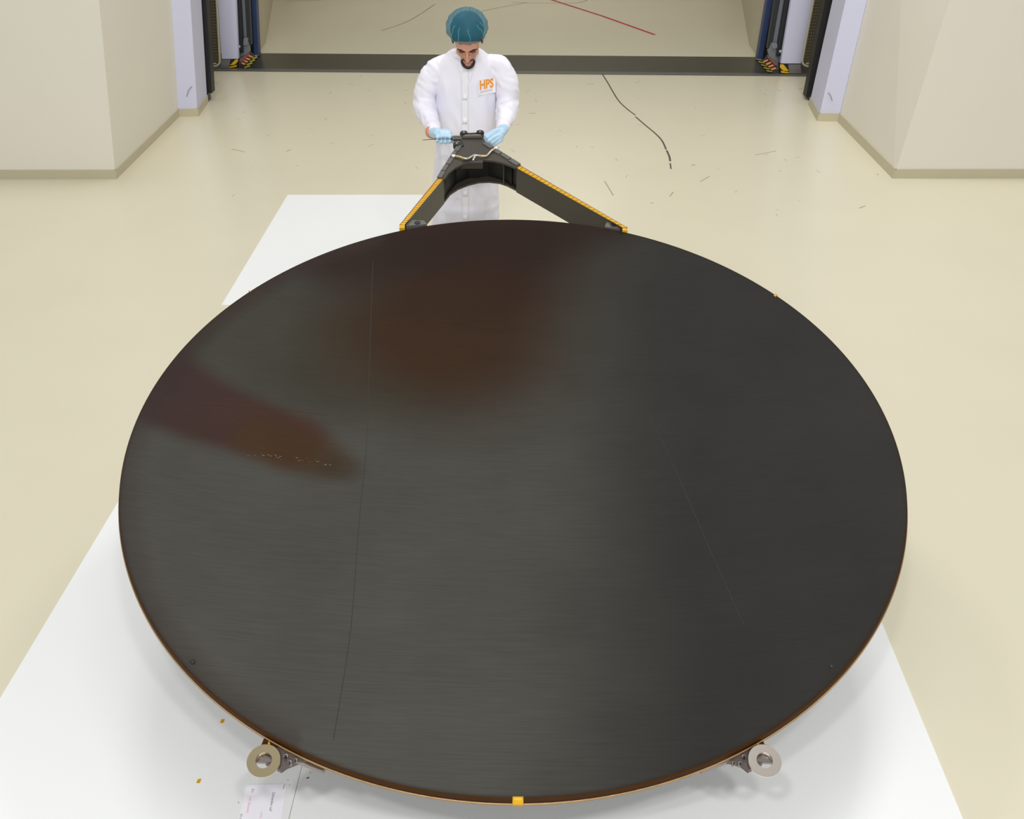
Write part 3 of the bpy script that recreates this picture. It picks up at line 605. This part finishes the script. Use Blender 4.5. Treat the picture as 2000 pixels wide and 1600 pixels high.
# ---- front hinge brackets with polished rings
def bracket(cu, cv, s, ringm, P, bolts, clip, lab):
    z = -.03
    pb = slab('front_bracket', P, z-.02, z, 'brkt', bevel=.0015)
    axn = (DN+E1*s*-.02+Vector((0, -.10, 0))).normalized(); c0 = D(cu, cv, -.018)
    ax = axn.cross(Vector((1, 0, 0))).normalized(); ay = axn.cross(ax)
    bm = bmesh.new(); n = 48; R_ = []
    for k in range(n):
        a = 2*math.pi*k/n; dv = math.cos(a)*ax+math.sin(a)*ay
        R_.append([bm.verts.new(c0+dv*r+axn*h) for r, h in ((.0215, 0), (.0225, .003), (.0455, .003), (.047, .0015), (.047, -.004), (.0215, -.004))])
    for k in range(n):
        p, q = R_[k], R_[(k+1) % n]
        for j in range(6): bm.faces.new((p[j], p[(j+1) % 6], q[(j+1) % 6], q[j]))
    rg = fin('ring_washer', bm, ringm, ant); rg['label'] = lab
    # cup seen through the hole (half)
    bm = bmesh.new(); c1 = c0-axn*.012
    pts = [c1+(math.cos(a)*ax+math.sin(a)*ay)*.024 for a in [rad(90*1+ s*0 + k*15) for k in range(0, 0)]]
    up = (E2 - axn*E2.dot(axn)).normalized(); rt = up.cross(axn)
    pts = [c1+up*(-.002+.0)+rt*(-.024)]+[c1+(math.cos(rad(180-k*15))*rt+math.sin(rad(180-k*15))*up)*.024 for k in range(13)]+[c1+up*(-.002)+rt*.024]
    hexa(bm, [p-axn*.01 for p in pts[1:]], [p for p in pts[1:]]); fin('inner_cup', bm, 'bolt', ant)
    for u, v, r in bolts:
        bm = bmesh.new(); tube(bm, [D(u, v, z-.008), D(u, v, z+.008)], r, 6); fin('bolt', bm, 'bolt', pb)
        bm = bmesh.new(); tube(bm, [D(u, v-.004, z+.006), D(u, v-.004, z+.016)], r*.5, 8); fin('bolt_tip', bm, 'cdark', pb)
    slab('clip', clip, z-.01, z+.006, 'brown', pb); slab('clip_tape', [(a*.6+b_*.4, c*.8+d_*.2) for (a, c), (b_, d_) in zip(clip, clip[2:]+clip[:2])], z+.006, z+.008, 'tape', pb)
    return pb
bracket(-.690, -1.292, -1, 'gold', [(-.700, -1.232), (-.64, -1.235), (-.585, -1.252), (-.56, -1.283), (-.60, -1.287), (-.628, -1.300), (-.642, -1.312), (-.69, -1.29)],
        [(-.632, -1.275, .007), (-.618, -1.293, .006), (-.603, -1.286, .005)], [(-.704, -1.222), (-.664, -1.240), (-.664, -1.258), (-.708, -1.246)], 'brass coloured polished ring')
bracket(.707, -1.276, 1, 'nickel', [(.712, -1.218), (.66, -1.222), (.60, -1.240), (.575, -1.270), (.62, -1.272), (.645, -1.282), (.662, -1.298), (.705, -1.275)],
        [(.652, -1.262, .007), (.638, -1.282, .006), (.620, -1.281, .005)], [(.714, -1.210), (.678, -1.228), (.678, -1.246), (.720, -1.234)], 'silver polished ring')
for s in (-1, 1):
    slab('link_bar', [(s*.60, -1.262), (s*.52, -1.302), (s*.525, -1.312), (s*.605, -1.285)] if s < 0 else [(s*.61, -1.25), (s*.605, -1.272), (s*.53, -1.302), (s*.525, -1.292)], -.05, -.034, 'bolt', bevel=.001)
# stand hidden under the dish
bm = bmesh.new(); tube(bm, [(DC.x, DC.y+.1, 0), (DC.x, DC.y+.1, .04), (DC.x, DC.y+.1, .041), (DC.x, DC.y+.1, .515)], [.3, .3, .06, .06], 24); fin('support_post', bm, 'post', ant)

# ------------------------------------------------------------------ the person
PX0, PY0 = -.315, 5.70
per = empty('person', (PX0, PY0, 0), 'person in white lab coat, blue hair net and gloves working behind the dish', 'person')
HC = at(913, 75, 5.55)                                  # head centre
tilt = Matrix.Rotation(rad(38), 3, 'X')                 # face (-Y) turned down
def H(x, y, z): return HC+tilt @ Vector((x, -y, z))     # local: y forward, z up
sLp = at(848, 132, 5.67); eLp = at(829, 205, 5.66); wLp = at(849, 256, 5.36)
sRp = at(979, 126, 5.67); eRp = at(991, 205, 5.64); wRp = at(981, 251, 5.37)
neck = Vector((-.287, 5.66, 1.475))
bm = bmesh.new()
# skull, jaw, face forms
ball(bm, H(0, -.012, .028), (.074, .090, .092), 28)
me_h = bmesh.new()
def hb(c, r):
    bmesh.ops.create_uvsphere(bm, u_segments=20, v_segments=12, radius=1, matrix=Matrix.Translation(H(*c)) @ tilt.to_4x4() @ Matrix.Diagonal((r[0], r[1], r[2], 1)))
me_h.free()
hb((0, .018, -.035), (.060, .068, .072)); hb((0, .045, -.086), (.042, .042, .034)); hb((0, .076, -.107), (.020, .016, .015))
hb((0, .045, .020), (.062, .046, .050)); hb((.036, .056, -.032), (.024, .024, .026)); hb((-.036, .056, -.032), (.024, .024, .026))
hb((.078, -.006, -.012), (.008, .018, .030)); hb((-.078, -.006, -.012), (.008, .018, .030))
balltube(bm, [H(-.045, .076, .012), H(-.02, .089, .014), H(.02, .089, .014), H(.045, .076, .012)], .0085, 10)
balltube(bm, [H(0, .090, .005), H(0, .104, -.020), H(0, .114, -.040)], [.0075, .009, .0115], 10)
hb((.012, .098, -.044), (.0075, .009, .0065)); hb((-.012, .098, -.044), (.0075, .009, .0065))
hb((0, .082, -.066), (.024, .014, .016))
balltube(bm, [H(0, -.02, -.04), neck+Vector((0, .0, .02)), neck+Vector((0, .03, -.09))], [.050, .050, .06], 14)
# torso, arms, legs
balltube(bm, [(-.29, 5.70, 1.38), (-.295, 5.70, 1.18), (-.31, 5.71, .98)], [.11, .105, .115], 16)
for s, e, wv in ((sLp, eLp, wLp), (sRp, eRp, wRp)):
    balltube(bm, [Vector((-.29, 5.695, 1.385)), s+Vector((0, -.005, -.045)), e, wv], [.075, .042, .038, .028], 14)
for s in (-1, 1):
    balltube(bm, [(PX0+s*.07, 5.71, .95), (PX0+s*.085, 5.70, .5), (PX0+s*.10, 5.73, .09)], [.080, .055, .042], 14)
    balltube(bm, [(PX0+s*.10, 5.74, .055), (PX0+s*.11, 5.60, .04)], [.045, .036], 12)
nm = remeshed(bm, .0055, 3); body = link('body', nm, M['skin'], per)
# eyes, brows, lips, beard, hair
for s in (-1, 1):
    bm = bmesh.new(); bmesh.ops.create_uvsphere(bm, u_segments=14, v_segments=10, radius=1, matrix=Matrix.Translation(H(s*.030, .077, -.008)) @ tilt.to_4x4() @ Matrix.Diagonal((.0145, .010, .0075, 1)))
    fin('eye', bm, 'eye', per, True)
    bm = bmesh.new(); balltube(bm, [H(s*.013, .096, .011), H(s*.030, .0925, .018), H(s*.050, .080, .013)], [.0035, .0042, .0025], 8); fin('eyebrow', bm, 'hair', per, True)
bm = bmesh.new(); balltube(bm, [H(-.020, .086, -.069), H(0, .0965, -.066), H(.020, .086, -.069)], [.003, .0055, .003], 8); balltube(bm, [H(-.018, .085, -.074), H(0, .095, -.0755), H(.018, .085, -.074)], [.003, .006, .003], 8); fin('lips', bm, 'lips', per, True)
bm = bmesh.new()
balltube(bm, [H(-.026, .083, -.064), H(-.014, .0935, -.0585), H(0, .0975, -.057), H(.014, .0935, -.0585), H(.026, .083, -.064)], [.003, .0036, .0028, .0036, .003], 8)
ch = [H(-.028, .080, -.068), H(-.034, .073, -.090), H(-.024, .082, -.110), H(0, .091, -.118), H(.024, .082, -.110), H(.034, .073, -.090), H(.028, .080, -.068)]
balltube(bm, smoothpath(ch, 3), [.003, .004, .0045, .0055, .006, .0065, .008, .009, .009, .009, .009, .009, .008, .0065, .006, .0055, .0045, .004, .003], 8)
fin('beard', bm, 'hair', per, True)
bm = bmesh.new(); bmesh.ops.create_uvsphere(bm, u_segments=24, v_segments=16, radius=1, matrix=Matrix.Translation(H(0, -.020, .045)) @ tilt.to_4x4() @ Matrix.Diagonal((.088, .095, .086, 1)))
for s in (-1, 1): balltube(bm, [H(s*.068, .035, .042), H(s*.074, .025, .02), H(s*.076, .02, -.01)], [.010, .008, .004], 8)
fin('hair', bm, 'hair', per, True)
# bouffant net
bm = bmesh.new(); rings = []; NN = 96
for j in range(26):
    t = j/25; ph = t*math.pi/2
    if t < .3:
        k = t/.3; rx, ry = .072+.037*math.sin(k*math.pi/2), .083+.030*math.sin(k*math.pi/2); z = .016+.052*k**1.2; 
    else:
        k = (t-.3)/.7; rx, ry = .109*math.cos(k*math.pi/2*.99), .113*math.cos(k*math.pi/2*.99); z = .068+.083*math.sin(k*math.pi/2)
    r_ = []
    for k2 in range(NN):
        a = 2*math.pi*k2/NN
        wob = 1+(.030*math.sin(a*14)+.018*math.sin(a*23+1))*(1-t)**1.5*(.3 if t < .03 else 1)+.02*noise.noise(Vector((math.cos(a)*2, math.sin(a)*2, t*3)))
        r_.append(H(rx*wob*math.cos(a), -.018+ry*wob*math.sin(a)+.0, z+.018*math.sin(a)*(1-t)))
    rings.append(r_)
vs = [[bm.verts.new(p) for p in r] for r in rings]
for i in range(len(vs)-1):
    for k in range(NN): bm.faces.new((vs[i][k], vs[i][(k+1) % NN], vs[i+1][(k+1) % NN], vs[i+1][k]))
bm.faces.new(vs[-1]); net = fin('hair_net', bm, 'net', per, True); net['label'] = 'blue pleated hair net'
bm = bmesh.new(); tube(bm, rings[0][::3]+[rings[0][0]], .0032, 6); fin('elastic_band', bm, mat('elastic', (70, 165, 190), .7), per, True)
bm = bmesh.new()
for a in (-2.3, -1.95, -1.1, -.75, -1.5, -2.7, .62, 1.9, 2.35, 1.35, .3, 2.8, -.3):   # pleats (gathers) in the net
    k2 = int((a % (2*math.pi))/(2*math.pi)*NN); tube(bm, [rings[j][(k2+int(j*.15)) % NN] for j in range(0, 18)], [.0014]*17+[.0004], 5)
fin('pleats', bm, mat('pleat', (84, 170, 192), .7), per, True)

# lab coat
bm = bmesh.new(); R_ = []
def ringz(z, cx, cy, rx, ry, n=40, ex=2.3):
    out = []
    for k in range(n):
        a = 2*math.pi*k/n; c, s = math.cos(a), math.sin(a)
        out.append(Vector((cx+rx*math.copysign(abs(c)**(2/ex), c), cy+ry*math.copysign(abs(s)**(2/ex), s), z)))
    return out
for z, cx, cy, rx, ry in ((.36, -.318, 5.70, .205, .155), (.5, -.318, 5.70, .198, .15), (.7, -.313, 5.70, .190, .145), (.9, -.308, 5.70, .183, .14), (1.08, -.300, 5.70, .172, .135), (1.25, -.293, 5.695, .170, .135), (1.36, -.289, 5.69, .176, .13), (1.42, -.287, 5.685, .176, .112), (1.455, -.286, 5.68, .168, .10), (1.485, -.286, 5.67, .135, .088), (1.51, -.286, 5.655, .092, .076), (1.525, -.286, 5.64, .070, .066)):
    R_.append(ringz(z, cx, cy, rx, ry))
loft(bm, R_)
torso = remeshed(bm, .0085, 5)
sleeves = []
for s, e, wv, sg in ((sLp, eLp, wLp, -1), (sRp, eRp, wRp, 1)):
    bm = bmesh.new()
    top_ = Vector((-.287+sg*.105, 5.685, 1.445))
    path = smoothpath([top_, s+Vector((-sg*.012, 0, -.016)), s.lerp(e, .5)+Vector((sg*.012, 0, 0)), e+Vector((0, .01, 0)), e.lerp(wv, .5)+Vector((0, 0, -.012)), wv+(e-wv)*.08], 5)
    n = len(path); rs = []
    for i in range(n):
        f = i/(n-1); rs.append(.048+.018*sst(f/.2) if f < .2 else (.066-.001*sst((f-.2)/.4) if f < .62 else .065-.029*sst((f-.62)/.38)))
    balltube(bm, path, rs, 16)
    sleeves.append(remeshed(bm, .0075, 4))
def folds(nm, arm):
    for v in nm.vertices:                                 # cloth folds
        p = v.co; n = v.normal
        if arm: f = noise.noise(Vector((p.x*8, p.y*8, p.z*24+p.x*14)))*.0085+noise.noise(Vector((p.x*26, p.y*26, p.z*42+p.x*20)))*.0055
        else:
            f = noise.noise(Vector((p.x*12, p.y*7, p.z*2.6)))*.016+noise.noise(Vector((p.x*24+p.z*7, p.y*18, p.z*9)))*.006
            if p.z < .72: f += noise.noise(Vector((p.x*16+3, p.z*13, 2.)))*.010
            f += .005*math.sin(p.z*60)*math.exp(-((p.z-.655)/.03)**2)
        v.co = p+n*f
    nm.update()
folds(torso, False); nm = torso
for m_ in sleeves: folds(m_, True); link('sleeve', m_, M['coat'], per)
coat = link('lab_coat', nm, M['coat'], per)
nm.update(); bmt = bmesh.new(); bmt.from_mesh(nm); bvh = BVHTree.FromBMesh(bmt); bmt.free()
def front(x, z, off=.003):
    h = bvh.ray_cast(Vector((x, 4.6, z)), Vector((0, 1, 0)))
    return Vector((x, (h[0].y if h[0] else 5.56)-off, z))
def patch(name, x0, x1, z0, z1, m, off=.003, nx=5, nz=5, parent=per, th=.003, sk=0):
    bm = bmesh.new(); g = []
    ymean = None
    for j in range(nz+1):
        z = z0+(z1-z0)*j/nz
        g.append([front(x0+(x1-x0)*i/nx+sk*(z-z1), z, off) for i in range(nx+1)])
    A = [[bm.verts.new(p) for p in r] for r in g]; B = [[bm.verts.new(p+Vector((0, th, 0))) for p in r] for r in g]
    for j in range(nz):
        for i in range(nx):
            bm.faces.new((A[j][i], A[j][i+1], A[j+1][i+1], A[j+1][i])); bm.faces.new((B[j][i+1], B[j][i], B[j+1][i], B[j+1][i+1]))
    for j in range(nz): bm.faces.new((A[j][0], A[j+1][0], B[j+1][0], B[j][0])); bm.faces.new((A[j+1][nx], A[j][nx], B[j][nx], B[j+1][nx]))
    for i in range(nx): bm.faces.new((A[0][i+1], A[0][i], B[0][i], B[0][i+1])); bm.faces.new((A[nz][i], A[nz][i+1], B[nz][i+1], B[nz][i]))
    return fin(name, bm, m, parent, True)
patch('placket', -.315, -.272, .40, 1.43, 'placket', .0035, 3, 90, sk=.022)
for z in (1.30, 1.17, 1.04, .90, .76, .62, .50):
    xc = -.294+.022*(z-1.43); patch('snap_cover', xc-.013, xc+.013, z-.016, z+.016, 'snap', .0065, 2, 2)
# stand collar
bm = bmesh.new(); CR = []
for k in range(33):
    a = rad(-75)+rad(330)*k/32-math.pi/2+rad(60)*0; CR.append(Vector((-.286+.066*math.cos(a-rad(15)), 5.632+.066*math.sin(a-rad(15)), 1.515+.012*math.sin(a))))
tube(bm, CR, .013, 8); fin('collar', bm, 'placket', per, True)
for sd_, x0_, x1_ in ((-1, -.335, -.293), (1, -.235, -.283)):
    P_ = [front(x0_+(x1_-x0_)*t/8, 1.475-.125*(t/8)**.9, .001) for t in range(9)]
    bm = bmesh.new(); tube(bm, P_, [.0045]*8+[.002], 8); fin('collar_edge', bm, 'placket', per, True)
# badge on a plane fitted to the chest
b0 = at(934.5, 185, 5.57); b1 = at(967.5, 154.5, 5.57)
pts = [front(b0.x+(b1.x-b0.x)*i/4, b0.z+(b1.z-b0.z)*j/4, 0) for i in range(5) for j in range(5)]
mx0 = sum(p.x for p in pts)/25; mz0 = sum(p.z for p in pts)/25; my0 = sum(p.y for p in pts)/25
gx_ = sum((p.x-mx0)*(p.y-my0) for p in pts)/sum((p.x-mx0)**2 for p in pts); gz_ = sum((p.z-mz0)*(p.y-my0) for p in pts)/sum((p.z-mz0)**2 for p in pts)
ext = min(p.y-(my0+gx_*(p.x-mx0)+gz_*(p.z-mz0)) for p in pts)
def bpl(x, z, off): return Vector((x, my0+ext+gx_*(x-mx0)+gz_*(z-mz0)-off, z))
def bquad(name, x0, x1, z0, z1, off, th, m, par):
    bm = bmesh.new(); c = [(x0, z0), (x1, z0), (x1, z1), (x0, z1)]
    hexa(bm, [bpl(x, z, off-th) for x, z in c], [bpl(x, z, off) for x, z in c]); return fin(name, bm, m, par)
bd = bquad('badge', b0.x, b1.x, b0.z, b1.z, .002, .004, 'badge', per); bd['label'] = 'white badge with orange letters'
px1 = at(937.5, 175.5, 5.56); px2 = at(963.5, 156.5, 5.56)
me = textmesh('HPS', 1, Matrix.Identity(4), .02, .04)
xs = [v.co.x for v in me.vertices]; ys = [v.co.y for v in me.vertices]
sx = (px2.x-px1.x)/(max(xs)-min(xs)); sy = (px2.z-px1.z)/(max(ys)-min(ys)); mx_, my_ = min(xs), min(ys)
for v in me.vertices:
    v.co = bpl(px1.x+(v.co.x-mx_)*sx, px1.z+(v.co.y-my_)*sy, .0026+v.co.z*.02)
link('lettering', me, M['orange'], bd)
for yy in (178.3, 180.6):
    a = at(937.5, yy, 5.56); b = at(961.5, yy, 5.56); bquad('printed_line', a.x, b.x, a.z-.0013, a.z+.0013, .0026, .0004, 'pgrey', bd)
# cuffs, gloves
def glove(wr, pc, fingers, thumb, cuffdir, nm_):
    bm = bmesh.new()
    for p, r in pc: ball(bm, p, r, 16)
    balltube(bm, [wr, pc[0][0]], [.027, .028], 12)
    for f in fingers: balltube(bm, f, [.0115, .0108, .0102, .0092][:len(f)], 10)
    balltube(bm, thumb, [.015, .0125, .0105], 10)
    m_ = remeshed(bm, .0026, 2); g = link('glove', m_, M['glove'], per); g['label'] = nm_; return g
# left in the picture: a fist round the tool
wr = at(846, 259, 5.345)
toolY = 5.235
fing = []
for i, x in enumerate((853.5, 861.5, 869.5, 877.5)):
    dy = (1.5, 0, 0, 1.0)[i]; ln = (2.5, 0, 0, 1.2)[i]
    fing.append([at(x, 262+dy, 5.255), at(x+1, 266.5+dy, 5.205), at(x+.6, 277-ln, 5.212), at(x+.2, 278.5-ln, 5.245)])
glove(wr, [(at(856, 260.5, 5.30), (.028, .034, .020)), (at(868, 260, 5.275), (.038, .036, .021)), (at(866, 268, 5.238), (.036, .016, .018))], fing, [at(855, 270, 5.30), at(873, 275, 5.285), at(888, 276, 5.262)], None, 'light blue glove closed round the tool')
bm = bmesh.new(); tube(bm, [at(841.5, 257.5, 5.37), at(844.5, 258.5, 5.355)], .033, 16); fin('wrist_band', bm, 'band', per, True)['label'] = 'orange glove cuff band'
# right in the picture: open hand steadying the lug
fing = [[at(970, 259, 5.285), at(960, 262.5, 5.25), at(951, 268.5, 5.235), at(946.5, 273, 5.24)],
        [at(974, 264, 5.28), at(964, 268.5, 5.245), at(955, 275, 5.23), at(950, 280, 5.235)],
        [at(977, 268.5, 5.28), at(968, 273, 5.25), at(961, 278.5, 5.235), at(957, 283, 5.24)],
        [at(980, 272, 5.285), at(973, 277, 5.26), at(967, 281, 5.25), at(963.5, 284, 5.25)]]
glove(at(984, 252, 5.355), [(at(978, 258, 5.31), (.028, .036, .022)), (at(975.5, 265, 5.295), (.026, .03, .026))], fing, [at(974, 254, 5.30), at(960, 259, 5.262), at(948, 265, 5.25)], None, 'light blue open glove steadying the hub')
for wv, e in ((wLp, eLp), (wRp, eRp)):
    dd = (wv-e).normalized(); bm = bmesh.new(); P = [wv-dd*.05, wv-dd*.045, wv-dd*.02, wv+dd*.006, wv+dd*.012]; tube(bm, P, [.036, .040, .038, .034, .030], 20); fin('cuff', bm, 'cuff', per, True)
# trousers and overshoes below the coat
for s in (-1, 1):
    bm = bmesh.new(); tube(bm, smoothpath([(PX0+s*.075, 5.71, .86), (PX0+s*.085, 5.70, .5), (PX0+s*.10, 5.725, .07)], 4), [.088, .086, .084, .082, .08, .078, .076, .074, .072], 20); fin('trouser_leg', bm, 'trous', per, True)
    bm = bmesh.new(); ball(bm, (PX0+s*.115, 5.665, .045), (.056, .145, .045), 20); ball(bm, (PX0+s*.11, 5.735, .09), (.055, .06, .06), 16)
    fin('overshoe', bm, 'shoe', per, True)
# tool
t0, t1, t2 = at(825, 273.5, toolY), at(846, 272, toolY), at(850, 271.5, toolY)
tl = empty('torque_tool', tuple(t2), 'dark hand tool with a thin rod held in the left glove against the hub', 'tool')
bm = bmesh.new(); tube(bm, [t0, t1, t2], [.0012, .0022, .003], 8); fin('rod', bm, 'tool', tl, True)
bm = bmesh.new(); tube(bm, [t2, at(880, 270, toolY), at(884, 270, toolY)], [.005, .006, .013], 12); fin('handle', bm, 'tool', tl, True)
bm = bmesh.new(); tube(bm, [at(885, 270.5, toolY), at(902, 270.5, toolY)], .0145, 6); fin('shaft', bm, 'carbon', tl)
for o in bpy.data.objects:
    if '_loc' in o: del o['_loc']
